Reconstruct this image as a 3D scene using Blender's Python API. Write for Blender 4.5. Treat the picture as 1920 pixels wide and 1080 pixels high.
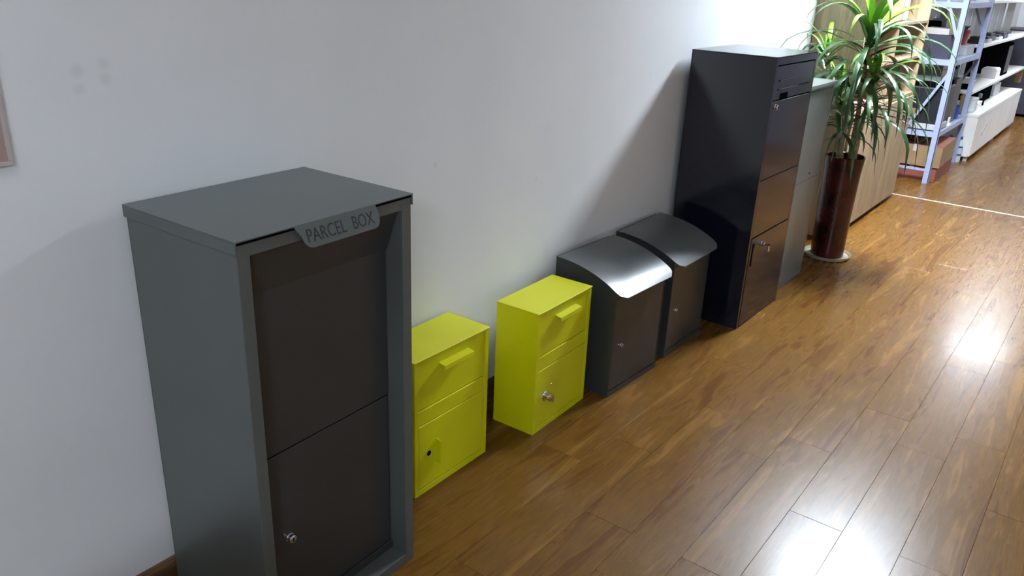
import bpy, bmesh, math, random
from mathutils import Matrix, Vector
random.seed(7)
for o in list(bpy.data.objects): bpy.data.objects.remove(o)
S = bpy.context.scene
C = S.collection
R = math.radians

# ---------------------------------------------------------------- camera
cam = bpy.data.cameras.new('camera')
cam.sensor_width = 36.0
cam.lens = 1507.73 / 1920 * 36
cam.clip_start = 0.02
cam_o = bpy.data.objects.new('camera', cam); C.objects.link(cam_o)
right = Vector((0.7905946, 0.6111032, 0.0388978))
up = Vector((-0.2543680, 0.2699693, 0.9286622))
fwd = Vector((-0.5570072, 0.7440897, -0.3688813))
M3 = Matrix((right, up, -fwd)).transposed()
cam_o.matrix_world = Matrix.Translation((1.57437, -0.65540, 1.47007)) @ M3.to_4x4()
S.camera = cam_o

# ---------------------------------------------------------------- world, light level, exposure
W = bpy.data.worlds.new('World'); S.world = W; W.use_nodes = True
W.node_tree.nodes['Background'].inputs[0].default_value = (0.8, 0.85, 1, 1)
W.node_tree.nodes['Background'].inputs[1].default_value = 0.05
S.view_settings.view_transform = 'Standard'
S.view_settings.look = 'None'
S.view_settings.exposure = -0.22
S.view_settings.gamma = 1.0
S.view_settings.use_curve_mapping = False
CEIL = 2.6
# ceiling panel lamps: (x, y, size x, size y, emission strength)
LAMPS = [(0.70, 4.45, 0.60, 0.60, 280.0),
         (0.78, 9.80, 0.60, 0.60, 95.0),
         (3.10, -3.00, 0.90, 0.90, 62.0),
         (3.40, 8.60, 0.60, 0.60, 120.0),  # added fill lamp, brightens the fronts of the far white cabinets
         (0.75, -0.90, 0.60, 0.60, 11.0)]  # added weak fill lamp, lifts the tops of the near boxes

# ---------------------------------------------------------------- materials
def mat(name, col, rough=0.5, metal=0.0, spec=0.5, var=0.0, vscale=8.0, bump=0.0, bscale=200.0, coat=0.0, col2=None, stretch=(1, 1, 1), emit=None, es=0.0, trans=0.0, rvar=0.0):
    m = bpy.data.materials.new(name); m.use_nodes = True
    nt = m.node_tree; b = nt.nodes['Principled BSDF']
    b.inputs['Base Color'].default_value = (*col, 1)
    b.inputs['Roughness'].default_value = rough
    b.inputs['Metallic'].default_value = metal
    b.inputs['Specular IOR Level'].default_value = spec
    b.inputs['Coat Weight'].default_value = coat
    b.inputs['Coat Roughness'].default_value = 0.1
    if trans: b.inputs['Transmission Weight'].default_value = trans
    if emit:
        b.inputs['Emission Color'].default_value = (*emit, 1)
        b.inputs['Emission Strength'].default_value = es
    tc = nt.nodes.new('ShaderNodeTexCoord'); mp = nt.nodes.new('ShaderNodeMapping')
    mp.inputs['Scale'].default_value = stretch
    nt.links.new(tc.outputs['Object'], mp.inputs[0])
    if var > 0 or col2 or rvar:
        n = nt.nodes.new('ShaderNodeTexNoise'); n.inputs['Scale'].default_value = vscale; n.inputs['Detail'].default_value = 5
        nt.links.new(mp.outputs[0], n.inputs[0])
        rp = nt.nodes.new('ShaderNodeValToRGB')
        rp.color_ramp.elements[0].position = 0.35; rp.color_ramp.elements[1].position = 0.65
        a = col if col2 else tuple(c * (1 - var) for c in col)
        z = col2 if col2 else tuple(min(1, c * (1 + var)) for c in col)
        rp.color_ramp.elements[0].color = (*a, 1); rp.color_ramp.elements[1].color = (*z, 1)
        nt.links.new(n.outputs[0], rp.inputs[0]); nt.links.new(rp.outputs[0], b.inputs['Base Color'])
        if rvar:
            mr = nt.nodes.new('ShaderNodeMapRange')
            mr.inputs['To Min'].default_value = max(0.02, rough - rvar); mr.inputs['To Max'].default_value = rough + rvar
            nt.links.new(n.outputs[0], mr.inputs[0]); nt.links.new(mr.outputs[0], b.inputs['Roughness'])
    if bump > 0:
        n2 = nt.nodes.new('ShaderNodeTexNoise'); n2.inputs['Scale'].default_value = bscale; n2.inputs['Detail'].default_value = 2
        nt.links.new(mp.outputs[0], n2.inputs[0])
        bp = nt.nodes.new('ShaderNodeBump'); bp.inputs['Strength'].default_value = bump; bp.inputs['Distance'].default_value = 0.002
        nt.links.new(n2.outputs[0], bp.inputs['Height']); nt.links.new(bp.outputs[0], b.inputs['Normal'])
    return m

def wood_mat(name, dark, mid, light, rough, axis_scale, fig=9.0, per_object=True, bump=0.12, coat=0.0, pores=(1.0, 0.72), po=(.9, 1.1), dist=1.2, spec=.5, crough=.12, bdist=.0006, rvar=0):
    """grain running along the local axis with the smallest scale; figure by a distorted wave"""
    m = bpy.data.materials.new(name); m.use_nodes = True
    nt = m.node_tree; b = nt.nodes['Principled BSDF']; L = nt.links.new
    tc = nt.nodes.new('ShaderNodeTexCoord'); oi = nt.nodes.new('ShaderNodeObjectInfo')
    off = nt.nodes.new('ShaderNodeVectorMath'); off.operation = 'SCALE'; off.inputs[0].default_value = (37.0, 53.0, 11.0)
    L(oi.outputs['Random'], off.inputs['Scale'])
    add = nt.nodes.new('ShaderNodeVectorMath'); add.operation = 'ADD'
    L(tc.outputs['Object'], add.inputs[0]); L(off.outputs[0], add.inputs[1])
    mp = nt.nodes.new('ShaderNodeMapping'); mp.inputs['Scale'].default_value = axis_scale
    L(add.outputs[0], mp.inputs[0])
    n1 = nt.nodes.new('ShaderNodeTexNoise'); n1.inputs['Scale'].default_value = 2.2; n1.inputs['Detail'].default_value = 8; n1.inputs['Distortion'].default_value = dist
    L(mp.outputs[0], n1.inputs[0])
    wv = nt.nodes.new('ShaderNodeMath'); wv.operation = 'MULTIPLY'; wv.inputs[1].default_value = fig * 6.28
    L(n1.outputs[0], wv.inputs[0])
    sn = nt.nodes.new('ShaderNodeMath'); sn.operation = 'SINE'; L(wv.outputs[0], sn.inputs[0])
    rp = nt.nodes.new('ShaderNodeValToRGB')
    e = rp.color_ramp.elements; e[0].position = 0.30; e[0].color = (*dark, 1); e[1].position = 0.68; e[1].color = (*light, 1)
    k = e.new(0.48); k.color = (*mid, 1)
    L(n1.outputs[0], rp.inputs[0])
    # fine pores
    mp2 = nt.nodes.new('ShaderNodeMapping'); mp2.inputs['Scale'].default_value = tuple(s * 9 for s in axis_scale)
    L(add.outputs[0], mp2.inputs[0])
    n2 = nt.nodes.new('ShaderNodeTexNoise'); n2.inputs['Scale'].default_value = 2.5; n2.inputs['Detail'].default_value = 4
    L(mp2.outputs[0], n2.inputs[0])
    r2 = nt.nodes.new('ShaderNodeMapRange'); r2.inputs['From Min'].default_value = 0.35; r2.inputs['From Max'].default_value = 0.65
    r2.inputs['To Min'].default_value = pores[1]; r2.inputs['To Max'].default_value = pores[0] + 0.12
    L(n2.outputs[0], r2.inputs[0])
    r3 = nt.nodes.new('ShaderNodeMapRange'); r3.inputs['From Min'].default_value = -1; r3.inputs['From Max'].default_value = 1
    r3.inputs['To Min'].default_value = 0.86; r3.inputs['To Max'].default_value = 1.08
    L(sn.outputs[0], r3.inputs[0])
    mul = nt.nodes.new('ShaderNodeMath'); mul.operation = 'MULTIPLY'; L(r2.outputs[0], mul.inputs[0]); L(r3.outputs[0], mul.inputs[1])
    if per_object:
        r4 = nt.nodes.new('ShaderNodeMapRange'); r4.inputs['To Min'].default_value = po[0]; r4.inputs['To Max'].default_value = po[1]
        L(oi.outputs['Random'], r4.inputs[0])
        m2 = nt.nodes.new('ShaderNodeMath'); m2.operation = 'MULTIPLY'; L(mul.outputs[0], m2.inputs[0]); L(r4.outputs[0], m2.inputs[1]); mul = m2
    sc = nt.nodes.new('ShaderNodeVectorMath'); sc.operation = 'SCALE'; L(rp.outputs[0], sc.inputs[0]); L(mul.outputs[0], sc.inputs['Scale'])
    L(sc.outputs[0], b.inputs['Base Color'])
    b.inputs['Roughness'].default_value = rough
    b.inputs['Coat Weight'].default_value = coat; b.inputs['Coat Roughness'].default_value = crough; b.inputs['Specular IOR Level'].default_value = spec
    if bump > 0:
        bp = nt.nodes.new('ShaderNodeBump'); bp.inputs['Strength'].default_value = bump; bp.inputs['Distance'].default_value = bdist
        L(sn.outputs[0], bp.inputs['Height']); L(bp.outputs[0], b.inputs['Normal'])
    if rvar > 0:
        r5 = nt.nodes.new('ShaderNodeMapRange'); r5.inputs['From Min'].default_value = -1
        r5.inputs['To Min'].default_value = rough - rvar; r5.inputs['To Max'].default_value = rough + rvar
        L(sn.outputs[0], r5.inputs[0]); L(r5.outputs[0], b.inputs['Roughness'])
        r6 = nt.nodes.new('ShaderNodeMapRange'); r6.inputs['From Min'].default_value = -1
        r6.inputs['To Min'].default_value = crough - .012; r6.inputs['To Max'].default_value = crough + .012
        L(sn.outputs[0], r6.inputs[0]); L(r6.outputs[0], b.inputs['Coat Roughness'])
    return m

def wall_mat():
    m = bpy.data.materials.new('white_wall_paint'); m.use_nodes = True
    nt = m.node_tree; b = nt.nodes['Principled BSDF']; L = nt.links.new
    tc = nt.nodes.new('ShaderNodeTexCoord')
    n = nt.nodes.new('ShaderNodeTexNoise'); n.inputs['Scale'].default_value = 3.0; n.inputs['Detail'].default_value = 6
    L(tc.outputs['Object'], n.inputs[0])
    rp = nt.nodes.new('ShaderNodeValToRGB'); rp.color_ramp.elements[0].position = .3; rp.color_ramp.elements[1].position = .7
    rp.color_ramp.elements[0].color = (.735, .745, .75, 1); rp.color_ramp.elements[1].color = (.775, .78, .785, 1)
    L(n.outputs[0], rp.inputs[0])
    col = rp.outputs[0]
    # a few scuffs of their own shape: (y, z, radius, strength)
    for y, z, r, s in ((.072, 1.262, .017, .16), (.070, 1.228, .015, .13), (.123, 1.272, .016, .15), (.122, 1.243, .017, .15), (1.05, .93, .010, .18), (1.56, .80, .008, .2), (2.31, 1.10, .008, .2), (1.98, .60, .006, .25)):
        d = nt.nodes.new('ShaderNodeVectorMath'); d.operation = 'DISTANCE'; d.inputs[1].default_value = (0, y, z)
        L(tc.outputs['Object'], d.inputs[0])
        mr = nt.nodes.new('ShaderNodeMapRange'); mr.inputs['From Min'].default_value = r * .3; mr.inputs['From Max'].default_value = r
        mr.inputs['To Min'].default_value = s; mr.inputs['To Max'].default_value = 0
        L(d.outputs[1], mr.inputs[0])
        mx = nt.nodes.new('ShaderNodeMix'); mx.data_type = 'RGBA'
        L(mr.outputs[0], mx.inputs[0]); L(col, mx.inputs[6]); mx.inputs[7].default_value = (.30, .31, .30, 1)
        col = mx.outputs[2]
    L(col, b.inputs['Base Color']); b.inputs['Roughness'].default_value = .75; b.inputs['Specular IOR Level'].default_value = .25
    n2 = nt.nodes.new('ShaderNodeTexNoise'); n2.inputs['Scale'].default_value = 55; n2.inputs['Detail'].default_value = 3
    L(tc.outputs['Object'], n2.inputs[0])
    bp = nt.nodes.new('ShaderNodeBump'); bp.inputs['Strength'].default_value = .12; bp.inputs['Distance'].default_value = .002
    L(n2.outputs[0], bp.inputs['Height']); L(bp.outputs[0], b.inputs['Normal'])
    return m

def pot_mat():
    m = mat('mottled_red_glaze', (.009, .004, .005), rough=.2, vscale=8, col2=(.085, .007, .007))
    return m

def leaf_mat(name, a, b_, t):
    m = mat(name, a, rough=.32, vscale=6, col2=b_)
    p = m.node_tree.nodes['Principled BSDF']
    p.inputs['Subsurface Weight'].default_value = 0.0
    return m

WALL = wall_mat()
FLOOR = wood_mat('laminate_floor', (.122, .042, .0072), (.148, .066, .0098), (.205, .096, .018), .27, (7.5, .75, 7.5), fig=5, bump=0, coat=.06, pores=(1.0, .84), po=(.98, 1.02), dist=.8, spec=.21, crough=.11, rvar=.010)
BASEB = wood_mat('brown_baseboard', (.10, .045, .018), (.17, .085, .036), (.22, .12, .055), .35, (12, 1.0, 12), fig=4, bump=.04)
BEECH = wood_mat('pale_beech_board', (.28, .20, .115), (.335, .245, .145), (.39, .29, .175), .42, (14, 14, 1.0), fig=4, bump=.03, pores=(1.0, .9))
GREY = mat('dark_grey_powder_coat', (.092, .104, .098), rough=.30, var=.05, vscale=5, bump=.05, bscale=600, spec=.55)
GREYD = mat('door_grey_powder_coat', (.040, .042, .042), rough=.28, var=.06, vscale=6, bump=.05, bscale=600, spec=.55)
GREY_LB = mat('letterbox_grey_paint', (.040, .043, .043), rough=.26, var=.05, vscale=6, bump=.05, bscale=500, spec=.55)
GREY_LID = mat('letterbox_lid_grey_paint', (.100, .110, .112), rough=.27, var=.05, vscale=6, bump=.12, bscale=45, spec=.55)
NAVY = mat('navy_black_powder_coat', (.006, .0066, .016), rough=.13, var=.08, vscale=4, bump=.02, bscale=600, spec=.75)
MGREY = mat('mid_grey_powder_coat', (.150, .165, .155), rough=.35, var=.05, vscale=4, bump=.04, bscale=600)
YEL = mat('lemon_yellow_powder_coat', (.62, .61, .004), rough=.36, var=.03, vscale=6, bump=.03, bscale=500)
CHROME = mat('chrome', (.75, .76, .78), rough=.12, metal=1, var=.03, vscale=30)
BLACK = mat('black_plastic', (.004, .004, .005), rough=.6, var=.15, vscale=20, spec=.0)
INK = mat('black_print', (.010, .012, .014), rough=.5, var=.1, vscale=60)
PINK = mat('pinkish_board', (.42, .30, .27), rough=.6, var=.06, vscale=9)
ALU = mat('aluminium_strip', (.42, .37, .31), rough=.45, metal=.3, var=.05, vscale=10, stretch=(1, 8, 1))
POT = pot_mat()
SAUC = mat('cream_glaze_saucer', (.42, .38, .28), rough=.25, var=.12, vscale=12)
SOIL = mat('dark_soil', (.030, .020, .014), rough=.9, var=.5, vscale=60, bump=.8, bscale=90)
STEM = mat('tan_cane_stem', (.24, .19, .08), rough=.6, vscale=12, col2=(.42, .36, .18), stretch=(1, 1, 6), bump=.5, bscale=60)
LEAF = [leaf_mat('leaf_dark_green', (.018, .060, .016), (.050, .130, .040), 0),
        leaf_mat('leaf_mid_green', (.026, .085, .020), (.062, .150, .048), 0),
        leaf_mat('leaf_fresh_green', (.085, .240, .012), (.210, .420, .030), 0),
        leaf_mat('leaf_dry_tip', (.075, .060, .025), (.100, .130, .045), 0)]
RACK = mat('pale_blue_rack_paint', (.34, .385, .55), rough=.4, var=.05, vscale=8)
WHITE = mat('white_melamine', (.72, .70, .67), rough=.35, var=.03, vscale=5)
WGREY = mat('light_grey_panel', (.42, .42, .44), rough=.5, var=.05, vscale=5)
DGREY = mat('charcoal_housing', (.014, .014, .018), rough=.45, var=.12, vscale=10)
PURP = mat('slate_purple_card', (.040, .037, .056), rough=.5, var=.1, vscale=8)
MACH = mat('warm_grey_housing', (.075, .064, .062), rough=.5, var=.1, vscale=10)
BEIGE = mat('beige_card', (.46, .41, .38), rough=.6, var=.05, vscale=10)
CARD = mat('brown_cardboard', (.27, .17, .085), rough=.8, var=.10, vscale=14, bump=.2, bscale=80)
CARDR = mat('red_brown_cardboard', (.21, .062, .040), rough=.75, var=.14, vscale=10)
REDP = mat('red_clay', (.26, .035, .028), rough=.5, var=.15, vscale=18)
BLUE = mat('blue_plastic', (.012, .065, .30), rough=.3, var=.1, vscale=12)
PAPER = mat('white_paper', (.78, .76, .74), rough=.7, var=.04, vscale=14)
PAPERP = mat('pink_print', (.62, .22, .25), rough=.6, var=.2, vscale=14)
TAN = mat('tan_wood_block', (.27, .165, .065), rough=.5, var=.12, vscale=10, stretch=(6, 6, 1))
GLASS = mat('milky_plastic', (.50, .55, .53), rough=.2, var=.06, vscale=9)
CEILM = mat('white_ceiling_paint', (.74, .74, .74), rough=.8, var=.02, vscale=3)
ROOMW = mat('slate_grey_wall_paint', (.16, .16, .20), rough=.75, var=.04, vscale=3)
LAMPF = mat('white_lamp_frame', (.8, .8, .8), rough=.4, var=.02, vscale=9)
BROWN = mat('brown_ceramic', (.15, .055, .025), rough=.25, var=.25, vscale=15)

# ---------------------------------------------------------------- builders
def link(name, me, m, parent=None, smooth=False):
    o = bpy.data.objects.new(name, me); C.objects.link(o)
    if m is not None and not me.materials: me.materials.append(m)
    if parent is not None: o.parent = parent
    if smooth:
        for p in me.polygons: p.use_smooth = True
    return o

def tag(o, label=None, cat=None, group=None, kind=None):
    if label: o['label'] = label
    if cat: o['category'] = cat
    if group: o['group'] = group
    if kind: o['kind'] = kind
    return o

def thing(name, label, cat, loc=(0, 0, 0), rz=0.0, group=None):
    o = bpy.data.objects.new(name, None); C.objects.link(o); o.empty_display_size = .1
    o.location = loc; o.rotation_euler = (0, 0, rz)
    return tag(o, label, cat, group)

def bx(bm, x0, x1, y0, y1, z0, z1):
    v = [bm.verts.new((x, y, z)) for x in (x0, x1) for y in (y0, y1) for z in (z0, z1)]
    for f in ((0, 1, 3, 2), (4, 6, 7, 5), (0, 4, 5, 1), (2, 3, 7, 6), (0, 2, 6, 4), (1, 5, 7, 3)):
        bm.faces.new([v[i] for i in f])
    return v

def finish(bm, name, m, parent=None, bevel=0.0, smooth=False, seg=1):
    bmesh.ops.recalc_face_normals(bm, faces=bm.faces)
    if bevel > 0:
        bmesh.ops.bevel(bm, geom=list(bm.edges), offset=bevel, segments=seg, affect='EDGES', profile=.5)
    me = bpy.data.meshes.new(name); bm.to_mesh(me); bm.free()
    return link(name, me, m, parent, smooth)

def boxes(name, lst, m, parent=None, bevel=0.0, seg=1):
    bm = bmesh.new()
    for b in lst: bx(bm, *b)
    return finish(bm, name, m, parent, bevel, seg=seg)

def prism(bm, prof, axis, a, b):
    """extrude a closed profile (list of 2D points) along an axis"""
    def P(p, t):
        return {'x': (t, p[0], p[1]), 'y': (p[0], t, p[1]), 'z': (p[0], p[1], t)}[axis]
    v0 = [bm.verts.new(P(p, a)) for p in prof]; v1 = [bm.verts.new(P(p, b)) for p in prof]
    n = len(prof)
    bm.faces.new(v0); bm.faces.new(list(reversed(v1)))
    for i in range(n):
        bm.faces.new((v0[i], v1[i], v1[(i + 1) % n], v0[(i + 1) % n]))

def lathe(bm, prof, axis='z', origin=(0, 0, 0), n=24):
    """revolve (radius, height) pairs; axis z or x"""
    rings = []
    for r, h in prof:
        ring = []
        for i in range(n):
            a = 2 * math.pi * i / n
            c, s = r * math.cos(a), r * math.sin(a)
            p = (c, s, h) if axis == 'z' else (h, c, s)
            ring.append(bm.verts.new((p[0] + origin[0], p[1] + origin[1], p[2] + origin[2])))
        rings.append(ring)
    for a, b in zip(rings, rings[1:]):
        for i in range(n):
            bm.faces.new((a[i], a[(i + 1) % n], b[(i + 1) % n], b[i]))
    if prof[0][0] > 1e-5: bm.faces.new(list(reversed(rings[0])))
    if prof[-1][0] > 1e-5: bm.faces.new(rings[-1])

def lathe_obj(name, prof, m, parent=None, axis='z', origin=(0, 0, 0), n=24, smooth=True):
    bm = bmesh.new(); lathe(bm, prof, axis, origin, n)
    bmesh.ops.remove_doubles(bm, verts=bm.verts, dist=1e-6)
    o = finish(bm, name, m, parent, 0, smooth)
    if smooth:
        md = o.modifiers.new('edge', 'EDGE_SPLIT'); md.split_angle = R(40)
    return o

def tube(bm, pts, rad, n=8):
    pts = [Vector(p) for p in pts]; rings = []
    for i, p in enumerate(pts):
        d = (pts[min(i + 1, len(pts) - 1)] - pts[max(i - 1, 0)]).normalized()
        a = d.cross(Vector((0, 1, 0.01)) if abs(d.y) < .9 else Vector((1, 0, 0))).normalized(); b = d.cross(a)
        r = rad[i] if isinstance(rad, (list, tuple)) else rad
        rings.append([bm.verts.new(p + (a * math.cos(2 * math.pi * k / n) + b * math.sin(2 * math.pi * k / n)) * r) for k in range(n)])
    for a, b in zip(rings, rings[1:]):
        for i in range(n): bm.faces.new((a[i], a[(i + 1) % n], b[(i + 1) % n], b[i]))
    bm.faces.new(list(reversed(rings[0]))); bm.faces.new(rings[-1])

def bar(bm, p, q, w, t, up=(0, 0, 1)):
    """flat bar from p to q, width w (along cross of dir and up), thickness t"""
    p, q = Vector(p), Vector(q); d = (q - p).normalized(); s = d.cross(Vector(up)).normalized(); u = s.cross(d)
    vs = [bm.verts.new(e + s * (w / 2) * i + u * (t / 2) * j) for e in (p, q) for i in (-1, 1) for j in (-1, 1)]
    for f in ((0, 1, 3, 2), (4, 6, 7, 5), (0, 4, 5, 1), (2, 3, 7, 6), (0, 2, 6, 4), (1, 5, 7, 3)):
        bm.faces.new([vs[i] for i in f])

def copy_tree(o, parent=None):
    c = o.copy(); C.objects.link(c); c.parent = parent
    for ch in list(o.children): copy_tree(ch, c)
    return c

# ---------------------------------------------------------------- the room
X1, Y0, Y1 = 4.6, -3.9, 12.6
def struct(o): o['kind'] = 'structure'; return o
struct(boxes('wall_left', [(-.12, 0, Y0, Y1, -.05, CEIL + .05)], WALL))
struct(boxes('wall_right', [(X1, X1 + .12, Y0, Y1, -.05, CEIL + .05)], CEILM))
struct(boxes('wall_front', [(-.12, X1 + .12, Y0 - .12, Y0, -.05, CEIL + .05)], ROOMW))
struct(boxes('wall_back', [(-.12, X1 + .12, Y1, Y1 + .12, -.05, CEIL + .05)], CEILM))
struct(boxes('wall_partition', [(1.80, X1, 7.0, 7.1, 0, CEIL)], ROOMW))
struct(boxes('ceiling', [(-.12, X1 + .12, Y0 - .12, Y1 + .12, CEIL, CEIL + .1)], CEILM))

# floor: slab, single planks where the photograph sees them, the rest joined
PW, PL, PT = .1545, .806, .009
floor = struct(boxes('floor', [(0, X1, Y0, Y1, -.06, -PT)], BASEB))
def plank_mesh(x0, x1, y0, y1, name='plank', bm=None):
    own = bm is None
    if own: bm = bmesh.new()
    g, c = .0002, .0007
    x0 += g; x1 -= g; y0 += g; y1 -= g
    lo = [bm.verts.new(p) for p in ((x0, y0, -PT), (x1, y0, -PT), (x1, y1, -PT), (x0, y1, -PT))]
    mi = [bm.verts.new(p) for p in ((x0, y0, -c * .7), (x1, y0, -c * .7), (x1, y1, -c * .7), (x0, y1, -c * .7))]
    tp = [bm.verts.new(p) for p in ((x0 + c, y0 + c, 0), (x1 - c, y0 + c, 0), (x1 - c, y1 - c, 0), (x0 + c, y1 - c, 0))]
    bm.faces.new(tp)
    for i in range(4):
        j = (i + 1) % 4
        bm.faces.new((lo[i], lo[j], mi[j], mi[i])); bm.faces.new((mi[i], mi[j], tp[j], tp[i]))
    if own:
        me = bpy.data.meshes.new(name); bm.to_mesh(me); bm.free(); me.materials.append(FLOOR)
        return me
std = plank_mesh(-PW / 2, PW / 2, -PL / 2, PL / 2)
rest = bmesh.new()
STRIP_Y = 5.825
row = 0
xs = 1.0605 - 7 * PW
while xs < X1:
    xa, xb = max(xs, 0.0), min(xs + PW, X1)
    ph = 1.46 if row % 2 == 1 else 1.863
    if row % 6 in (2, 5): ph += .21
    for s0, s1 in ((Y0, STRIP_Y), (STRIP_Y, Y1)):
        ys = ph + math.floor((s0 - ph) / PL) * PL
        if s0 == STRIP_Y: ys = s0 - (row * .37 % 1) * PL
        while ys < s1:
            ya, yb = max(ys, s0), min(ys + PL, s1)
            if xb - xa > .01 and yb - ya > .01:
                if xb <= 2.2 and yb > -.6 and ya < 11.4:
                    full = abs((xb - xa) - PW) < 1e-4 and abs((yb - ya) - PL) < 1e-4
                    cx, cy = (xa + xb) / 2, (ya + yb) / 2
                    me = std if full else plank_mesh(xa - cx, xb - cx, ya - cy, yb - cy)
                    o = link('plank', me, None, floor); o.location = (cx, cy, 0); o.rotation_euler = (random.uniform(-.0009, .0009), random.uniform(-.0025, .0025), 0)
                else:
                    plank_mesh(xa, xb, ya, yb, bm=rest)
            ys += PL
    xs += PW; row += 1
ro = finish(rest, 'plank_field', FLOOR, floor); ro['kind'] = 'stuff'
struct(boxes('trim_1', [(0.0, X1, STRIP_Y - .009, STRIP_Y + .009, -.004, .003)], ALU, bevel=.002))
# baseboard with a rounded lighter cap along the wall
bb = bmesh.new()
prism(bb, [(0, 0), (.011, 0), (.011, .104), (.008, .112), (0, .115)], 'y', Y0, 4.185)
struct(finish(bb, 'baseboard_left', BASEB))

# ceiling lamps (the first pair reflect on the floor; the last pair are added fill)
for i, (x, y, sx, sy, st) in enumerate(LAMPS):
    t = thing('ceiling_lamp', ['square ceiling panel lamp above the potted plant', 'long ceiling panel lamp above the far white cabinets', 'ceiling panel lamp behind the viewer', 'added fill lamp brightening the far white cabinets', 'dim added fill lamp above the parcel box and desk'][i], 'lamp', (x, y, CEIL), 0, 'ceiling panel lamps')
    f = .02
    boxes('frame', [(-sx / 2 - f, -sx / 2, -sy / 2 - f, sy / 2 + f, -.03, 0), (sx / 2, sx / 2 + f, -sy / 2 - f, sy / 2 + f, -.03, 0),
                    (-sx / 2, sx / 2, -sy / 2 - f, -sy / 2, -.03, 0), (-sx / 2, sx / 2, sy / 2, sy / 2 + f, -.03, 0)], LAMPF, t)
    em = mat('lamp_diffuser_%s' % 'abcde'[i], (.9, .9, .9), rough=.5, emit=(.84, .955, 1.08), es=st)
    boxes('diffuser', [(-sx / 2, sx / 2, -sy / 2, sy / 2, -.022, -.004)], em, t)

# ---------------------------------------------------------------- large grey parcel box
def lock(parent, x, y, z, r, name='lock', proud=.010, key=False):
    o = lathe_obj(name, [(r * 1.15, -.002), (r * 1.15, .002), (r, .003), (r, proud), (r * .8, proud + .0015), (0, proud + .0015)], CHROME, parent, 'x', (x, y, z), 20)
    boxes('keyhole', [(x + proud + .001, x + proud + .0022, y - r * .12, y + r * .12, z - r * .5, z + r * .5)], BLACK, o)
    if key:
        boxes('key', [(x + proud, x + proud + .03, y - .0012, y + .0012, z - .006, z + .006), (x + proud + .018, x + proud + .022, y - .008, y + .012, z - .030, z - .004)], CHROME, o, .0008)
    return o

def parcel_box():
    d, w, h = .354, .459, 1.0
    t = thing('parcel_box', 'tall dark grey metal parcel box lettered PARCEL BOX on its lid tab', 'parcel box', (.016, .1165, 0), .0347)
    th = .028
    rc = d - .052                                   # recessed plane
    body = boxes('body', [(0, .004, 0, w, 0, h - .004), (.004, d, 0, th, 0, h - .004), (.004, d, w - th, w, 0, h - .004),
                   (.004, rc - .004, th, w - th, 0, .03)], GREY, t, .0012)
    boxes('header_strip', [(d - .014, d - .001, th, w - th, h - .034, h - .006)], GREY, t, .001)
    boxes('sill', [(rc - .004, d, th, w - th, 0, .030)], GREY, t, .0012)
    boxes('kick_strip', [(rc - .003, rc + .004, th, w - th, .030, .053)], GREYD, t, .0008)
    bm = bmesh.new()
    prism(bm, [(d - .016, h - .034), (d - .012, h - .034), (rc + .003, .866), (rc - .003, .866)], 'y', th, w - th)
    finish(bm, 'hopper_panel', GREYD, t)
    boxes('upper_panel', [(rc - .004, rc, th, w - th, .490, .866)], GREYD, t, .0012)
    door = boxes('door', [(rc - .004, rc + .001, th + .004, w - th - .005, .055, .487)], GREYD, t, .0014)
    boxes('door_gap', [(rc - .008, rc - .005, th, w - th, .03, .49)], BLACK, t)
    l = lock(t, rc, .107, .263, .0095, proud=.012)
    l.parent = door
    # lid: top sheet with folded side skirts and a dark slit at the front
    o = .004
    lid = boxes('lid', [(-o, d + .004, -o, w + o, h - .003, h), (-o, d + .003, -o, -.0005, h - .026, h - .003), (-o, d + .003, w + .0005, w + o, h - .026, h - .003)], GREY, t, .0009)
    boxes('front_slit', [(d - .004, d + .0012, .0, w, h - .0085, h - .0032)], BLACK, t)
    # sign tab hanging from the lid front edge, leaning out, with rounded lower corners
    a0, a1, z1, zb = .126, .348, 0.0, -.048
    prof = [(a0, z1), (a0 + .012, zb + .026)]
    for k in range(7):
        a = R(190 + 80 * k / 6); prof.append((a0 + .036 + .022 * math.cos(a), zb + .022 + .022 * math.sin(a)))
    for k in range(7):
        a = R(270 + 80 * k / 6); prof.append((a1 - .022 + .018 * math.cos(a), zb + .018 + .018 * math.sin(a)))
    prof += [(a1 - .002, zb + .026), (a1 - .006, z1)]
    bm = bmesh.new(); prism(bm, prof, 'x', -.0012, .0012)
    tab = finish(bm, 'sign_tab', GREY, t)
    tab.location = (d + .0045, 0, h - .0008); tab.rotation_euler = (0, R(-20), 0)
    cu = bpy.data.curves.new('lettering', 'FONT'); cu.body = 'PARCEL  BOX'; cu.extrude = .004; cu.resolution_u = 3
    to = bpy.data.objects.new('tmp_text', cu); C.objects.link(to)
    bpy.context.view_layer.update()
    me = bpy.data.meshes.new_from_object(to.evaluated_get(bpy.context.evaluated_depsgraph_get()))
    bpy.data.objects.remove(to)
    me.name = 'lettering'
    xs_ = [v.co.x for v in me.vertices]; ys_ = [v.co.y for v in me.vertices]
    x0, x1_, y0, y1_ = min(xs_), max(xs_), min(ys_), max(ys_)
    for v in me.vertices:
        q = ((v.co.x - x0) / (x1_ - x0), (v.co.y - y0) / (y1_ - y0), v.co.z)
        v.co = (.0013 + q[2] * .08, .151 + .178 * q[0], -.0375 + .0270 * q[1])
    me.materials.clear()
    link('lettering', me, INK, tab)
    # the flap handle line below
    return t
parcel_box()

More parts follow.
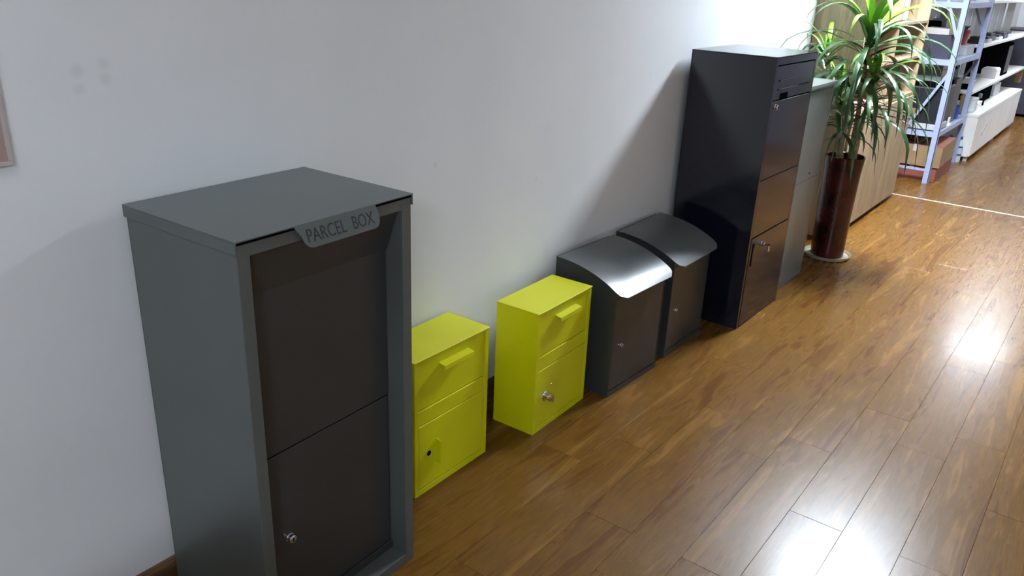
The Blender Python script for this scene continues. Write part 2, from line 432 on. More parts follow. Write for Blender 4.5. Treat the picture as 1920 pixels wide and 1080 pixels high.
# ---------------------------------------------------------------- yellow boxes
def yellow_box(kind, label, loc, rz):
    d, w, h = .168, .331, .449
    t = thing('yellow_mailbox', label, 'mailbox', loc, rz, 'yellow metal mailboxes')
    e = .016
    boxes('body', [(0, .003, 0, w, 0, h - .003), (.003, d, 0, e, 0, h - .003), (.003, d, w - e, w, 0, h - .003), (.003, d, e, w - e, 0, .020),
                   (.003, d, e, w - e, h - .010, h - .003)], YEL, t, .0009)
    boxes('lid', [(-.001, d + .002, -.002, w + .002, h - .004, h)], YEL, t, .0012)
    boxes('inner_back', [(d - .014, d - .011, e, w - e, .02, h - .010)], YEL, t)
    flap = boxes('flap', [(d - .010, d - .0055, e + .002, w - e - .002, .286, h - .0125)], YEL, t, .0012)
    boxes('middle_rail', [(d - .010, d - .002, e + .001, w - e - .001, .236, .284)], YEL, t, .0012)
    door = boxes('door', [(d - .010, d - .0005, e + .002, w - e - .002, .0225, .2345)], YEL, t, .0014)
    # bent pull lip of the flap
    bm = bmesh.new(); z0 = .398
    f = d - .0055
    prism(bm, [(f, z0 + .012), (f + .024, z0 + .008), (f + .025, z0 - .004), (f + .0235, z0 - .004), (f + .0225, z0 + .006), (f, z0 + .010)], 'y', .108, .238)
    finish(bm, 'pull_lip', YEL, flap)
    f = d - .0005
    if kind == 'hole':
        lathe_obj('lock_hole', [(.0085, 0), (.0085, .0006), (0, .0006)], BLACK, door, 'x', (f, .060, .130), 16)
        bm = bmesh.new(); prism(bm, [(f, .083), (f + .018, .083), (f + .018, .163), (f, .166)], 'y', .092, .0945)
        finish(bm, 'pull_tab', YEL, door)
    else:
        l = lathe_obj('lock', [(.019, 0), (.019, .003), (.015, .005), (.013, .014), (.016, .018), (.015, .026), (.009, .028), (0, .028)], CHROME, door, 'x', (f, .064, .128), 22)
        boxes('knob_wing', [(f + .026, f + .036, .061, .067, .114, .142)], CHROME, l, .0015)
        lathe_obj('screw_head', [(.004, 0), (.003, .002), (0, .0022)], CHROME, door, 'x', (f, .102, .158), 10)
    return t
yellow_box('hole', 'yellow mailbox partly hidden by the big grey parcel box, with black lock hole', (.013, .7705, 0), .0089)
yellow_box('knob', 'yellow mailbox with chrome knob lock, beside the curved-lid letterboxes', (.068, 1.2776, 0), .0302)

# ---------------------------------------------------------------- grey letterboxes with curved lids
def letterbox(label, loc, rz):
    d, w = .272, .345
    t = thing('letterbox', label, 'letterbox', loc, rz, 'grey curved-lid letterboxes')
    def lidz(u):                                   # top curve: flat at the wall, falling to the front
        k = max(0.0, min(1.2, u / d))
        return .494 - .004 * k - .062 * k ** 2.4
    N = 14
    us = [d * i / N for i in range(N + 1)]
    th = .003
    bm = bmesh.new()
    side = [(0, 0), (d, 0)] + [(u, lidz(u) - .004) for u in reversed(us)]
    prism(bm, side, 'y', 0, th); prism(bm, side, 'y', w - th, w)
    bx(bm, 0, th, th, w - th, 0, lidz(0) - .004); bx(bm, th, d, th, w - th, 0, .006)
    bx(bm, d - .006, d, th, w - th, .006, .022)
    bx(bm, d - .006, d, th, w - th, lidz(d) - .030, lidz(d) - .004)
    finish(bm, 'body', GREY_LB, t)
    door = boxes('door', [(d - .008, d - .0008, .006, w - .006, .026, lidz(d) - .034)], GREY_LB, t, .0016)
    lock(door, d - .001, .062, .195, .0075, proud=.008)
    # lid: curved sheet with rounded front corners
    ov, fr, rad = .014, .036, .034
    n2 = 22
    ul = [.014 + (d + fr - .014) * i / n2 for i in range(n2 + 1)]
    bm = bmesh.new(); top, bot = [], []
    ue = d + fr
    for u in ul + [ue + .0]:
        ins = 0.0
        if u > ue - rad:
            q = (u - (ue - rad)) / rad; ins = rad * (1 - math.sqrt(max(0, 1 - min(1, q) ** 2)))
        ys = [-ov + ins + (w + 2 * ov - 2 * ins) * k / 6 for k in range(7)]
        k = u / d
        z = lidz(max(u, 0)) if u <= d else lidz(d) - (u - d) * .58 - (u - d) ** 2 * 2
        top.append([bm.verts.new((u, y, z + .0022)) for y in ys]); bot.append([bm.verts.new((u, y, z)) for y in ys])
    top.pop(); bot.pop()
    n = len(top)
    for i in range(n - 1):
        for k in range(6):
            bm.faces.new((top[i][k], top[i + 1][k], top[i + 1][k + 1], top[i][k + 1]))
            bm.faces.new((bot[i][k], bot[i][k + 1], bot[i + 1][k + 1], bot[i + 1][k]))
        bm.faces.new((top[i][0], bot[i][0], bot[i + 1][0], top[i + 1][0]))
        bm.faces.new((top[i][6], top[i + 1][6], bot[i + 1][6], bot[i][6]))
    for k in range(6):
        bm.faces.new((top[0][k], top[0][k + 1], bot[0][k + 1], bot[0][k])); bm.faces.new((top[-1][k], bot[-1][k], bot[-1][k + 1], top[-1][k + 1]))
    bmesh.ops.delete(bm, geom=[v for v in bm.verts if not v.link_faces], context='VERTS')
    l = finish(bm, 'lid', GREY_LID, t, 0, True)
    md = l.modifiers.new('edge', 'EDGE_SPLIT'); md.split_angle = R(35)
    return t
lb = letterbox('grey curved-lid letterbox with bright glint, beside the yellow knob-lock box', (.019, 1.690, 0), -.04)
lb2 = copy_tree(lb); lb2.location = (.020, 2.118, 0); lb2.rotation_euler = (0, 0, .012)
tag(lb2, 'grey curved-lid letterbox standing in shade against the navy cabinet', 'letterbox')

# ---------------------------------------------------------------- tall navy parcel cabinet
def navy_cabinet():
    d, w, h = .372, .478, 1.185
    t = thing('navy_parcel_cabinet', 'tall glossy navy-black metal parcel cabinet with key in lower door', 'parcel box', (.030, 2.606, 0), -.0063)
    e = .018
    boxes('body', [(0, .004, 0, w, 0, h - .003), (.004, d, 0, e, 0, h - .003), (.004, d, w - e, w, 0, h - .003), (.004, d, e, w - e, 0, .006), (.004, d - .02, e, w - e, .006, .012)], NAVY, t, .0012)
    boxes('top_sheet', [(-.001, d + .001, -.001, w + .001, h - .004, h)], NAVY, t, .0012)
    boxes('inner_back', [(d - .016, d - .012, e, w - e, .006, h - .004)], BLACK, t)
    boxes('top_rail', [(d - .010, d, e, w - e, 1.152, h - .004)], NAVY, t, .001)
    fl = boxes('hopper_front', [(d - .010, d - .001, e + .001, w - e - .001, 1.012, 1.147)], NAVY, t, .0015)
    boxes('raised_rib', [(d - .002, d + .003, .06, .30, 1.086, 1.092)], NAVY, fl, .001)
    boxes('raised_rib', [(d - .002, d + .003, .06, .26, 1.050, 1.056)], NAVY, fl, .001)
    boxes('slot_line', [(d - .0012, d - .0006, .30, .43, 1.0545, 1.0575)], BLACK, fl)
    boxes('finger_slot', [(d - .002, d + .0004, .09, .175, 1.014, 1.036)], BLACK, fl)
    up = boxes('upper_door', [(d - .010, d, e + .001, w - e - .001, .680, 1.008)], NAVY, t, .0015)
    lock(up, d, .055, .985, .011)
    boxes('middle_panel', [(d - .010, d, e + .001, w - e - .001, .424, .677)], NAVY, t, .0015)
    low = boxes('lower_door', [(d - .010, d + .001, e + .006, w - e - .001, .008, .419)], NAVY, t, .0018)
    boxes('handle_slot', [(d + .0005, d + .0018, .042, .058, .290, .395)], BLACK, low)
    lock(low, d + .001, .150, .372, .0105, proud=.014, key=True)
    return t
navy_cabinet()

# ---------------------------------------------------------------- mid grey cabinet behind it
def grey_cabinet():
    d, w, h = .345, .452, 1.02
    t = thing('grey_parcel_cabinet', 'mid grey metal parcel cabinet squeezed between navy cabinet and plant pot', 'parcel box', (.016, 3.112, 0), 0)
    e = .02
    boxes('body', [(0, .004, 0, w, 0, h - .004), (.004, d, 0, e, 0, h - .004), (.004, d, w - e, w, 0, h - .004), (.004, d, e, w - e, 0, .02), (.004, d, e, w - e, h - .03, h - .004)], MGREY, t, .001)
    boxes('lid', [(-.003, d + .012, -.004, w + .004, h - .004, h), (d + .009, d + .012, -.004, w + .004, h - .016, h - .004)], MGREY, t, .001)
    boxes('upper_panel', [(d - .010, d - .001, e + .001, w - e - .001, .545, h - .032)], MGREY, t, .0012)
    door = boxes('door', [(d - .010, d - .001, e + .001, w - e - .001, .022, .542)], MGREY, t, .0012)
    lathe_obj('lock_hole', [(.006, 0), (.006, .0006), (0, .0006)], BLACK, t, 'x', (d - .001, .30, .575), 14)
navy = None
grey_cabinet()

# ---------------------------------------------------------------- potted dragon plant
PX, PY = .372, 3.965
sauc = lathe_obj('plant_saucer', [(.105, 0), (.122, .004), (.128, .018), (.130, .022), (.126, .022), (.118, .010), (0, .009)], SAUC, None, 'z', (0, 0, 0), 40)
sauc.location = (PX, PY, 0); tag(sauc, 'round cream glazed saucer under the red plant pot', 'saucer')
plant = thing('potted_plant', 'tall strappy green plant in a dark mottled red cylindrical pot', 'potted plant', (PX, PY, .0105))
lathe_obj('pot', [(.084, 0), (.090, .004), (.091, .05), (.093, .30), (.098, .48), (.104, .560), (.106, .572), (.103, .576), (.098, .572), (.096, .53), (0, .52)], POT, plant, 'z', (0, 0, 0), 40)
lathe_obj('soil', [(.0955, .520), (.0955, .530), (.05, .537), (0, .539)], SOIL, plant, 'z', (0, 0, 0), 24)

def stem(pts, r0, r1):
    # smooth polyline through the points
    P = [Vector(p) for p in pts]; out = []
    for i in range(len(P) - 1):
        for k in range(5):
            s = k / 5; out.append(P[i].lerp(P[i + 1], s))
    out.append(P[-1])
    for _ in range(3):
        out = [out[0]] + [(out[i - 1] + out[i] * 2 + out[i + 1]) / 4 for i in range(1, len(out) - 1)] + [out[-1]]
    bm = bmesh.new(); n = len(out)
    tube(bm, out, [(r0 + (r1 - r0) * i / (n - 1)) * (1.06 if i % 3 == 0 else 1.0) for i in range(n)], 8)
    return finish(bm, 'stem', STEM, plant, 0, True)

def limit(p):
    """keep leaves clear of the wall, the beech cabinet and the two cabinets (local -> local)"""
    x, y, z = p.x + PX, p.y + PY, p.z + .0105
    x = max(x, .02)
    if x < .32: y = min(y, 4.165)
    elif y > 4.165 and x < .36: x = .36
    if z < 1.03 and y < 3.60 and x < .40: y = 3.60
    if z < 1.20 and y < 3.12 and x < .42: y = 3.12
    return Vector((x - PX, y - PY, z - .0105))

def leaf(base, az, el, L, wid, droop, m, twist=0.0, n=11):
    p = Vector(base); a = R(az); e = R(el); step = L / n
    pts = [p.copy()]; dirs = []
    for i in range(n):
        d = Vector((math.cos(a) * math.cos(e), math.sin(a) * math.cos(e), math.sin(e)))
        p = limit(p + d * step); pts.append(p.copy()); dirs.append(d)
        e = max(R(-86), e - R(droop) * (0.25 + 1.5 * (i / n)) / n)
        a += R(twist) / n
    dirs.append(dirs[-1])
    bm = bmesh.new(); rows = []
    for i, (q, d) in enumerate(zip(pts, dirs)):
        s = i / n
        wd = wid * (0.55 + .45 * min(1, s * 5)) * (1 - max(0, (s - .45) / .55) ** 1.6) * .5 + .0006
        side = Vector((-math.sin(a), math.cos(a), 0)); nrm = side.cross(d).normalized()
        rows.append([bm.verts.new(q + side * wd - nrm * -wd * .35), bm.verts.new(q), bm.verts.new(q - side * wd - nrm * -wd * .35)])
    for r0, r1 in zip(rows, rows[1:]):
        bm.faces.new((r0[0], r0[1], r1[1], r1[0])); bm.faces.new((r0[1], r0[2], r1[2], r1[1]))
    me = bpy.data.meshes.new('leaf'); bm.to_mesh(me); bm.free()
    o = link('leaf', me, m, plant, True)
    return o

def crown(c, n, Lr, spears, wid=.030, seed=1, azs=(0, 360), lower=.16, sp=(.22, .34)):
    rnd = random.Random(seed)
    for i in range(n):
        k = i / (n - 1)
        az = azs[0] + (azs[1] - azs[0]) * ((i * 0.381966) % 1.0) + rnd.uniform(-12, 12)
        el = 58 - 62 * k + rnd.uniform(-12, 12)
        base = (c[0], c[1], c[2] - lower * k + rnd.uniform(-.01, .01))
        L = rnd.uniform(*Lr) * (1.0 if k > .25 else .85)
        dr = rnd.uniform(125, 175) + 25 * k
        m = LEAF[2] if k < .16 else (LEAF[1] if rnd.random() < .5 else LEAF[0])
        if k > .8 and rnd.random() < .35: m = LEAF[3]
        leaf(base, az, el, L, wid * rnd.uniform(.8, 1.15), dr, m, rnd.uniform(-18, 18))
    for i in range(spears):
        leaf((c[0], c[1], c[2]), i * 360 / spears + rnd.uniform(-20, 20), rnd.uniform(66, 84), rnd.uniform(*sp), wid * .95, rnd.uniform(10, 35), LEAF[2])

A = (.005, .0, 1.235); B = (-.195, .0, 1.10); D = (-.10, .03, .93); E = (.075, -.02, 1.00); F = (-.02, -.05, .80)
stem([(.02, .02, .53), (.02, .02, .80), (.01, .01, 1.05), A], .014, .011)
stem([(-.04, .01, .53), (-.07, .02, .78), (-.15, .01, .98), B], .012, .010)
stem([(-.03, .05, .53), (-.06, .05, .72), (-.09, .04, .84), D], .012, .009)
stem([(.055, -.02, .53), (.060, -.03, .75), (.07, -.03, .90), E], .012, .009)
stem([(.0, -.05, .53), (-.02, -.06, .66), F], .010, .008)
crown(A, 46, (.42, .66), 9, .030, 3, (-165, 75), .26)
crown(B, 24, (.26, .44), 5, .020, 5, (-250, 40), .2, (.10, .17))
crown(D, 26, (.30, .46), 3, .024, 8, (-190, 60), .2, (.10, .16))
crown(E, 26, (.34, .52), 3, .028, 13, (-140, 60), .2, (.10, .16))
crown(F, 12, (.24, .34), 2, .018, 17, (-190, 40), .12, (.08, .12))

# ---------------------------------------------------------------- beech shelf cabinet behind the plant
def beech_cabinet():
    y0, w, d, h = 4.20, 1.52, .288, 2.0
    t = thing('beech_cabinet', 'pale beech cabinet with doors below and open shelves behind the plant', 'cabinet', (.004, y0, 0))
    b = .018
    boxes('side_panel', [(0, d, 0, b, .03, h)], BEECH, t, .001)
    boxes('side_panel', [(0, d, w - b, w, .03, h)], BEECH, t, .001)
    boxes('back_panel', [(0, .006, b, w - b, .03, h)], BEECH, t)
    boxes('plinth', [(.01, d - .03, .01, w - .01, 0, .03)], BASEB, t)
    boxes('top_panel', [(0, d, b, w - b, h - b, h)], BEECH, t, .001)
    boxes('middle_upright', [(.006, d - .004, w / 2 - b / 2, w / 2 + b / 2, .77, h - b)], BEECH, t, .001)
    for z in (.03, .752, 1.005, 1.235, 1.60):
        boxes('shelf', [(.006, d - .002, b, w - b, z, z + b)], BEECH, t, .001)
    for k in range(3):
        ya, yb = b + (w - 2 * b) * k / 3 + .001, b + (w - 2 * b) * (k + 1) / 3 - .001
        dr = boxes('door', [(d - .001, d + .016, ya, yb, .035, .748)], BEECH, t, .0012)
        boxes('handle', [(d + .016, d + .026, yb - .05, yb - .042, .60, .69)], CHROME, dr, .002)
beech_cabinet()
def simple(name, label, cat, lst, m, bevel=.002, group=None, loc=(0, 0, 0), rz=0):
    o = boxes(name, lst, m, None, bevel); o.location = loc; o.rotation_euler = (0, 0, rz)
    return tag(o, label, cat, group)
# books and things on the open shelves
ZS = 1.253
def book(label, y, th, hgt, dep, m, m2):
    t = thing('binder', label, 'binder', (.012, y, ZS), 0, 'binders on the beech shelf')
    boxes('cover', [(0, dep, 0, .003, 0, hgt), (0, dep, th - .003, th, 0, hgt), (dep - .003, dep, .003, th - .003, 0, hgt)], m, t, .0008)
    boxes('pages', [(.004, dep - .003, .003, th - .003, .004, hgt - .008)], PAPER, t)
    boxes('spine_label', [(dep, dep + .001, th * .2, th * .8, hgt * .25, hgt * .7)], m2, t)
book('white binder leaning at the left on the upper beech shelf', 4.98, .07, .30, .25, PAPER, PAPERP)
book('pink binder on the upper beech shelf', 5.06, .035, .29, .255, PAPERP, PAPER)
book('white binder with red marks on the upper beech shelf', 5.10, .06, .31, .262, PAPER, PAPERP)
o = lathe_obj('white_pitcher', [(.03, 0), (.038, .01), (.042, .05), (.030, .09), (.022, .13), (.028, .15), (0, .15)], PAPER, None, 'z', (0, 0, 0), 20)
o.location = (.16, 5.42, ZS); tag(o, 'small white pitcher at the right of the upper beech shelf', 'pitcher')
o = lathe_obj('brown_vase', [(.03, 0), (.05, .03), (.055, .07), (.04, .11), (.022, .14), (.028, .16), (0, .16)], BROWN, None, 'z', (0, 0, 0), 20)
o.location = (.17, 4.72, 1.023); tag(o, 'brown glazed vase on the beech shelf behind leaves', 'vase')
for i, (y, lab) in enumerate(((4.44, 'white paper pad on the beech ledge left of the hanging leaves'), (4.62, 'white paper pad on the beech ledge among the hanging leaves'))):
    t = thing('paper_pad', lab, 'paper', (.14, y, .770), .1, 'paper pads on the beech ledge')
    boxes('sheets', [(0, .12, 0, .14, 0, .028)], PAPER, t, .001); boxes('binding', [(0, .12, -.003, 0, 0, .030)], PAPERP, t)

# ---------------------------------------------------------------- notice board at the left
t = thing('notice_board', 'pinkish notice board on the wall above the parcel box, cut by the frame', 'board', (0, -.57, 1.108))
boxes('panel', [(.0, .008, .006, .494, .006, .74)], PINK, t)
boxes('frame', [(0, .011, 0, .5, 0, .008), (0, .011, 0, .5, .738, .746), (0, .011, 0, .007, .008, .738), (0, .011, .494, .501, .008, .738)], BEIGE, t, .001)

# ---------------------------------------------------------------- table beside the viewer: its shadow falls on the parcel box's near side
t = thing('side_table', 'plain beech table standing on the floor left of the parcel box', 'table', (.78, -1.52, 0))
boxes('table_top', [(0, .64, 0, 1.10, .72, .748)], BEECH, t, .002)
for x in (.03, .57):
    for y in (.04, 1.02): boxes('leg', [(x, x + .04, y, y + .04, 0, .72)], WGREY, t, .002)
boxes('apron', [(.07, .57, 1.03, 1.048, .62, .72)], BEECH, t, .001)
boxes('apron', [(.04, .058, .08, 1.02, .62, .72)], BEECH, t, .001)

# ---------------------------------------------------------------- pale blue steel rack
def rack():
    t = thing('steel_rack', 'pale blue steel rack with diagonal braces behind the beech cabinet', 'rack', (.02, 6.38, 0))
    d, w, h = .385, 1.10, 2.0
    s, th = .042, .004
    for x, sx in ((0, 1), (d, -1)):
        for y, sy in ((0, 1), (w, -1)):
            xa, xb = sorted((x, x + sx * s)); ya, yb = sorted((y, y + sy * th)); xc, xd = sorted((x, x + sx * th)); yc, yd = sorted((y, y + sy * s))
            boxes('post', [(xa, xb, ya, yb, 0, h), (xc, xd, yc, yd, 0, h)], RACK, t)
    for z in (.40, .945, 1.36, 1.96):
        sh = boxes('shelf', [(.005, d - .005, .005, w - .005, z, z + .006), (d - .008, d - .005, .005, w - .005, z - .034, z), (.005, .008, .005, w - .005, z - .034, z),
                        (.008, d - .008, .005, .008, z - .034, z), (.008, d - .008, w - .008, w - .005, z - .034, z)], RACK, t)
    for y in (.012, w - .012):
        for (xa, za, xb, zb) in ((.02, 1.90, d - .02, 1.08), (d - .02, .88, .02, .18), (.02, .105, d - .02, .105)):
            bm = bmesh.new(); bar(bm, (xa, y, za), (xb, y, zb), .004, .020)
            finish(bm, 'brace', RACK, t)
    boxes('floor_beam', [(.005, .025, .04, w - .04, .095, .115)], RACK, t)
rack()
# cartons on the floor under the rack
def carton(label, loc, dx, dy, dz, m, mtop, rz=0, group=None):
    t = thing('carton', label, 'carton', loc, rz, group)
    boxes('body', [(0, dx, 0, dy, 0, dz)], m, t, .002)
    boxes('flap', [(0, dx * .495, 0, dy, dz, dz + .003)], mtop, t); boxes('flap', [(dx * .505, dx, 0, dy, dz, dz + .003)], mtop, t)
    boxes('tape', [(dx * .46, dx * .54, -.0006, dy + .0006, dz + .003, dz + .0036), (dx * .46, dx * .54, -.0008, 0, dz * .7, dz + .0036)], BEIGE, t)
carton('flat red-brown carton on the floor under the rack', (.06, 6.46, 0), .375, .62, .116, CARDR, CARDR)
carton('brown carton with red top, lying on the red-brown carton', (.05, 6.44, .1196), .40, .60, .165, CARD, CARDR, .02)
# dark machine on the lower rack shelf
t = thing('printer', 'bulky black office printer on the lower rack shelf', 'printer', (.04, 6.44, .407))
boxes('housing', [(0, .33, 0, .44, .03, .33)], DGREY, t, .012, 2)
boxes('lid', [(.01, .31, .02, .42, .33, .365)], BLACK, t, .008, 2)
boxes('paper_tray', [(.02, .345, -.03, .30, .008, .05)], WGREY, t, .003)
boxes('foot', [(.02, .30, .02, .42, 0, .03)], BLACK, t)
boxes('label_strip', [(.12, .15, -.0012, 0, .11, .16)], TAN, t)
t = thing('monitor_case', 'warm grey equipment case with dark screen on the lower rack shelf', 'case', (.09, 6.92, .407))
boxes('housing', [(0, .27, 0, .25, 0, .36)], MACH, t, .006)
boxes('screen', [(.03, .24, -.002, 0, .08, .32)], PURP, t)
boxes('foot', [(.01, .26, .02, .23, -.001, .004)], BLACK, t)
t = thing('equipment_case', 'tall black equipment case at the back of the lower rack shelf', 'case', (.03, 7.19, .407))
boxes('housing', [(0, .24, 0, .25, 0, .44)], BLACK, t, .006); boxes('panel', [(.24, .243, .02, .23, .03, .41)], DGREY, t)
t = thing('grey_tray_stack', 'pale grey plastic trays stacked on the black printer', 'trays', (.06, 6.50, .773))
for k in range(3): boxes('tray', [(0, .25, 0, .32, k * .045, k * .045 + (.036 if k == 2 else .045))], MGREY, t, .004)
simple('white_card', 'crumpled white card at the front edge of the lower rack shelf', 'card', [(0, .008, 0, .07, 0, .07), (.008, .020, .01, .06, 0, .02)], PAPER, .002, None, (.378, 6.785, .407), 0)
o = lathe_obj('blue_cup', [(.036, 0), (.040, .004), (.048, .105), (.050, .112), (.046, .112), (.038, .012), (0, .010)], BLUE, None, 'z', (0, 0, 0), 24)
o.location = (.325, 7.30, .407); tag(o, 'blue plastic cup at the far end of the lower rack shelf', 'cup')
# upper rack shelf
ZU = .952
t = thing('file_box', 'slate purple file box with beige lid on the upper rack shelf', 'box', (.10, 6.47, ZU))
boxes('body', [(0, .235, 0, .30, 0, .175)], PURP, t, .002); boxes('lid', [(.02, .20, -.004, .26, .175, .22)], BEIGE, t, .002)
simple('grey_box', 'light grey flat box on the upper rack shelf below the red pot', 'box', [(0, .16, 0, .34, 0, .06), (-.002, .162, -.002, .342, .06, .075)], WGREY, .002, None, (.20, 7.02, ZU))
t = thing('clay_pot', 'red clay pot with small plant on the upper rack shelf', 'pot', (.275, 7.18, ZU + .0755))
lathe_obj('pot', [(.035, 0), (.05, .09), (.058, .09), (.058, .115), (.052, .115), (.048, .10), (0, .098)], REDP, t, 'z', (0, 0, 0), 20)
for k in range(5):
    bm = bmesh.new(); a = k * 1.26
    tube(bm, [(0, 0, .095), (.02 * math.cos(a), .02 * math.sin(a), .13), (.045 * math.cos(a), .045 * math.sin(a), .15)], [.010, .012, .003], 6)
    finish(bm, 'leaf', LEAF[0], t, 0, True)
simple('speaker_box', 'small black speaker box behind the brace on the upper rack shelf', 'speaker', [(0, .10, 0, .09, 0, .26), (.10, .104, .01, .08, .02, .24)], BLACK, .004, None, (.05, 6.82, ZU))
t = thing('pale_folder_stack', 'pale beige folders standing on the upper rack shelf', 'folders', (.06, 7.0, ZU))
for k in range(4): boxes('folder', [(.0, .11, k * .05, k * .05 + .044, 0, .27)], BEIGE, t, .002)

# ---------------------------------------------------------------- white wall unit further back
def white_unit():
    ys = 7.60
    for k, (w, lab) in enumerate(((1.42, 'nearer white low cabinet with a grey mark on its door'), (1.30, 'farther white low cabinet at the end of the row'))):
        t = thing('low_cabinet', lab, 'cabinet', (.02, ys + k * 1.43, 0), 0, 'white low cabinets')
        d, h = .45, .40
        boxes('carcass', [(0, d, 0, .018, .045, h), (0, d, w - .018, w, .045, h), (0, d, .018, w - .018, .045, .063), (0, .006, .018, w - .018, .063, h)], WHITE, t, .001)
        boxes('top', [(-.0, d + .022, -.004, w + .004, h, h + .024)], WHITE, t, .002)
        for q in range(2):
            ya, yb = .003 + q * w / 2, (q + 1) * w / 2 - .003
            dr = boxes('door', [(d, d + .018, ya, yb, .05, h - .004)], WHITE, t, .0015)
            if k == 0 and q == 0:
                bm = bmesh.new(); bar(bm, (d + .0195, ya + .40, .20), (d + .0195, ya + .62, .285), .003, .030); finish(bm, 'worn_mark', WGREY, dr)
        for y in (.03, w - .06):
            for x in (.03, d - .03):
                boxes('foot', [(x, x + .03, y, y + .03, 0, .045)], WGREY, t)
    # wall shelves standing on the cabinets
    t = thing('shelf_unit', 'white two-board open shelf unit standing on the low cabinets', 'shelf', (.012, 7.56, .4245))
    d, w = .385, 3.50
    boxes('back_panel', [(0, .008, 0, w, 0, .98)], WGREY, t)
    boxes('board', [(.008, d, 0, w, .170, .192)], WHITE, t, .0015)
    boxes('board', [(.008, d, 0, w, .565, .587)], WHITE, t, .0015)
    boxes('board', [(.008, d, 0, w, .93, .952)], WHITE, t, .0015)
    for y in (1.52, w - .04):
        boxes('upright', [(.04, .12, y, y + .02, 0, .93)], WHITE, t, .001)
    boxes('wooden_support', [(d - .08, d - .015, .01, .045, 0, .170)], TAN, t, .002)
    boxes('wooden_support', [(d - .08, d - .015, w - .05, w - .015, 0, .170)], TAN, t, .002)
white_unit()
ZA, ZB, ZC = .617, 1.012, .4245
t = thing('black_monitor', 'black flat monitor standing on the lower white shelf', 'monitor', (.20, 8.30, ZA), .15)
boxes('screen_body', [(0, .035, 0, .50, .05, .345)], BLACK, t, .005); boxes('stand', [(-.02, .03, .21, .29, .01, .20)], DGREY, t, .003); boxes('base', [(-.08, .10, .15, .35, 0, .01)], DGREY, t, .002)
t = thing('black_case', 'black equipment case at the far end of the lower white shelf', 'case', (.12, 9.45, ZA))
boxes('housing', [(0, .24, 0, .34, 0, .33)], BLACK, t, .006); boxes('panel', [(.24, .243, .03, .31, .03, .30)], DGREY, t)
o = lathe_obj('white_bowl', [(.02, 0), (.04, .012), (.06, .045), (.063, .06), (.058, .06), (.038, .018), (0, .010)], GLASS, None, 'z', (0, 0, 0), 24)
o.location = (.27, 8.06, ZA); tag(o, 'pale round bowl on the lower white shelf beside the monitor', 'bowl')
t = thing('camera_box', 'small black and white box at the near end of the lower white shelf', 'box', (.27, 7.72, ZA), .1)
boxes('body', [(0, .09, 0, .13, 0, .05)], BLACK, t, .003); boxes('top_half', [(0, .09, 0, .13, .05, .10)], PAPER, t, .003)
simple('white_carton', 'white paper carton on the lower white shelf past the monitor', 'box', [(0, .14, 0, .25, 0, .09), (.01, .13, .01, .24, .09, .10)], PAPER, .002, None, (.22, 9.02, ZA))
# on the low cabinet tops
o = lathe_obj('plastic_tub', [(.055, 0), (.065, .01), (.072, .11), (.078, .115), (.078, .13), (0, .135)], GLASS, None, 'z', (0, 0, 0), 24)
o.location = (.36, 7.74, ZC); tag(o, 'milky plastic tub on the nearer low cabinet', 'tub')
simple('white_box', 'white shallow box on the nearer low cabinet beside the tub', 'box', [(0, .15, 0, .26, 0, .05), (-.002, .152, -.002, .262, .05, .062)], PAPER, .002, None, (.26, 7.90, ZC))
t = thing('black_tool', 'black hand tool lying on the nearer low cabinet', 'tool', (.36, 8.30, ZC), .3)
boxes('body', [(0, .05, 0, .16, 0, .055)], BLACK, t, .006); boxes('grip', [(.01, .04, .11, .15, .055, .10)], WGREY, t, .005)
simple('dark_block', 'dark crate pushed under the lower white shelf', 'block', [(0, .30, 0, .012, 0, .15), (0, .30, .488, .50, 0, .15), (0, .012, .012, .488, 0, .15), (.288, .30, .012, .488, 0, .15), (.012, .288, .012, .488, 0, .01)], BLACK, .001, None, (.05, 8.55, ZC))  # open-topped black shell filling the dark area under the shelf
simple('grey_case', 'light grey case on the farther low cabinet', 'case', [(0, .25, 0, .40, 0, .11), (.02, .23, .02, .38, .11, .13)], WGREY, .003, None, (.10, 9.25, ZC))
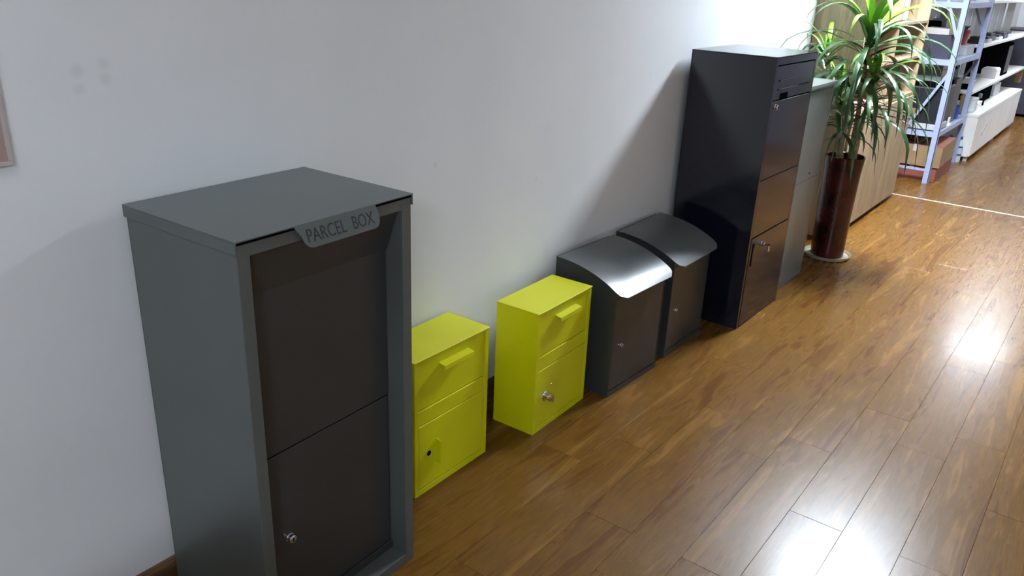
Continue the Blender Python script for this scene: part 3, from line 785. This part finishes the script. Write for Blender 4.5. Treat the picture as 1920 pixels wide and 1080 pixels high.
# upper white shelf odds and ends
for k, (y, dx, dy, dz, m, lab) in enumerate(((7.70, .10, .22, .06, DGREY, 'dark flat device at the near end of the upper white shelf'), (8.00, .12, .20, .05, WGREY, 'grey flat device on the upper white shelf'),
        (8.28, .10, .26, .07, DGREY, 'dark device in the middle of the upper white shelf'), (8.62, .12, .22, .045, PAPER, 'white device on the upper white shelf'),
        (8.92, .12, .24, .06, PURP, 'slate device on the upper white shelf'), (9.25, .11, .30, .05, WGREY, 'long grey device at the far end of the upper white shelf'))):
    t = thing('small_device', lab, 'device', (.24, y, ZB), 0, 'devices on the upper white shelf')
    boxes('base', [(0, dx, 0, dy, 0, dz * .6)], m, t, .003); boxes('cap', [(.01, dx - .01, .012, dy - .012, dz * .6, dz)], DGREY if k % 2 else m, t, .003)
for k, y in enumerate((7.66, 8.08, 8.50, 8.92, 9.34, 9.76, 10.18, 10.60)):
    t = thing('display_panel', ['nearest pale panel leaning behind the upper white shelf', 'second pale panel from the rack behind the upper shelf', 'third pale panel from the rack behind the upper shelf', 'fourth pale panel from the rack behind the upper shelf', 'fifth pale panel from the rack behind the upper shelf', 'sixth pale panel from the rack behind the upper shelf', 'last pale panel but one behind the upper shelf', 'farthest pale panel behind the upper white shelf'][k], 'panel', (.024, y, ZB), 0, 'pale panels behind the upper shelf')
    boxes('board', [(0, .012, 0, .38, 0, .32)], WGREY, t, .001); boxes('edge_strip', [(.012, .017, .345, .38, 0, .32)], PAPER, t, .001)
# stacked bottles with blue caps at the end of the low cabinets
for k, (x, y, z, lab) in enumerate(((.325, 7.535, 0, 'blue-capped water bottle on the floor, nearer the wall'),
                                    (.400, 7.535, 0, 'blue-capped water bottle on the floor, nearer the aisle'))):
    t = thing('water_bottle', lab, 'bottle', (x, y, z), 0, 'blue-capped water bottles')
    lathe_obj('body', [(.028, 0), (.032, .006), (.032, .075), (.029, .083), (.032, .091), (.032, .16), (.014, .20), (.014, .215), (0, .215)], GLASS, t, 'z', (0, 0, 0), 18)
    lathe_obj('cap', [(.0165, .205), (.0165, .228), (0, .229)], BLUE, t, 'z', (0, 0, 0), 14)
    for z0 in (.06, .13): lathe_obj('band', [(.0328, z0), (.0328, z0 + .016)], BLUE, t, 'z', (0, 0, 0), 18)
# dark cupboard at the far end
t = thing('dark_cupboard', 'low dark purple-grey cupboard at the far end of the room', 'cupboard', (.03, 11.25, 0))
boxes('body', [(0, .52, 0, .9, .03, 1.02)], PURP, t, .004); boxes('plinth', [(.02, .50, .02, .88, 0, .03)], BLACK, t)
for q in range(2): boxes('door', [(.52, .538, .004 + q * .45, .446 + q * .45, .04, 1.01)], PURP, t, .002)
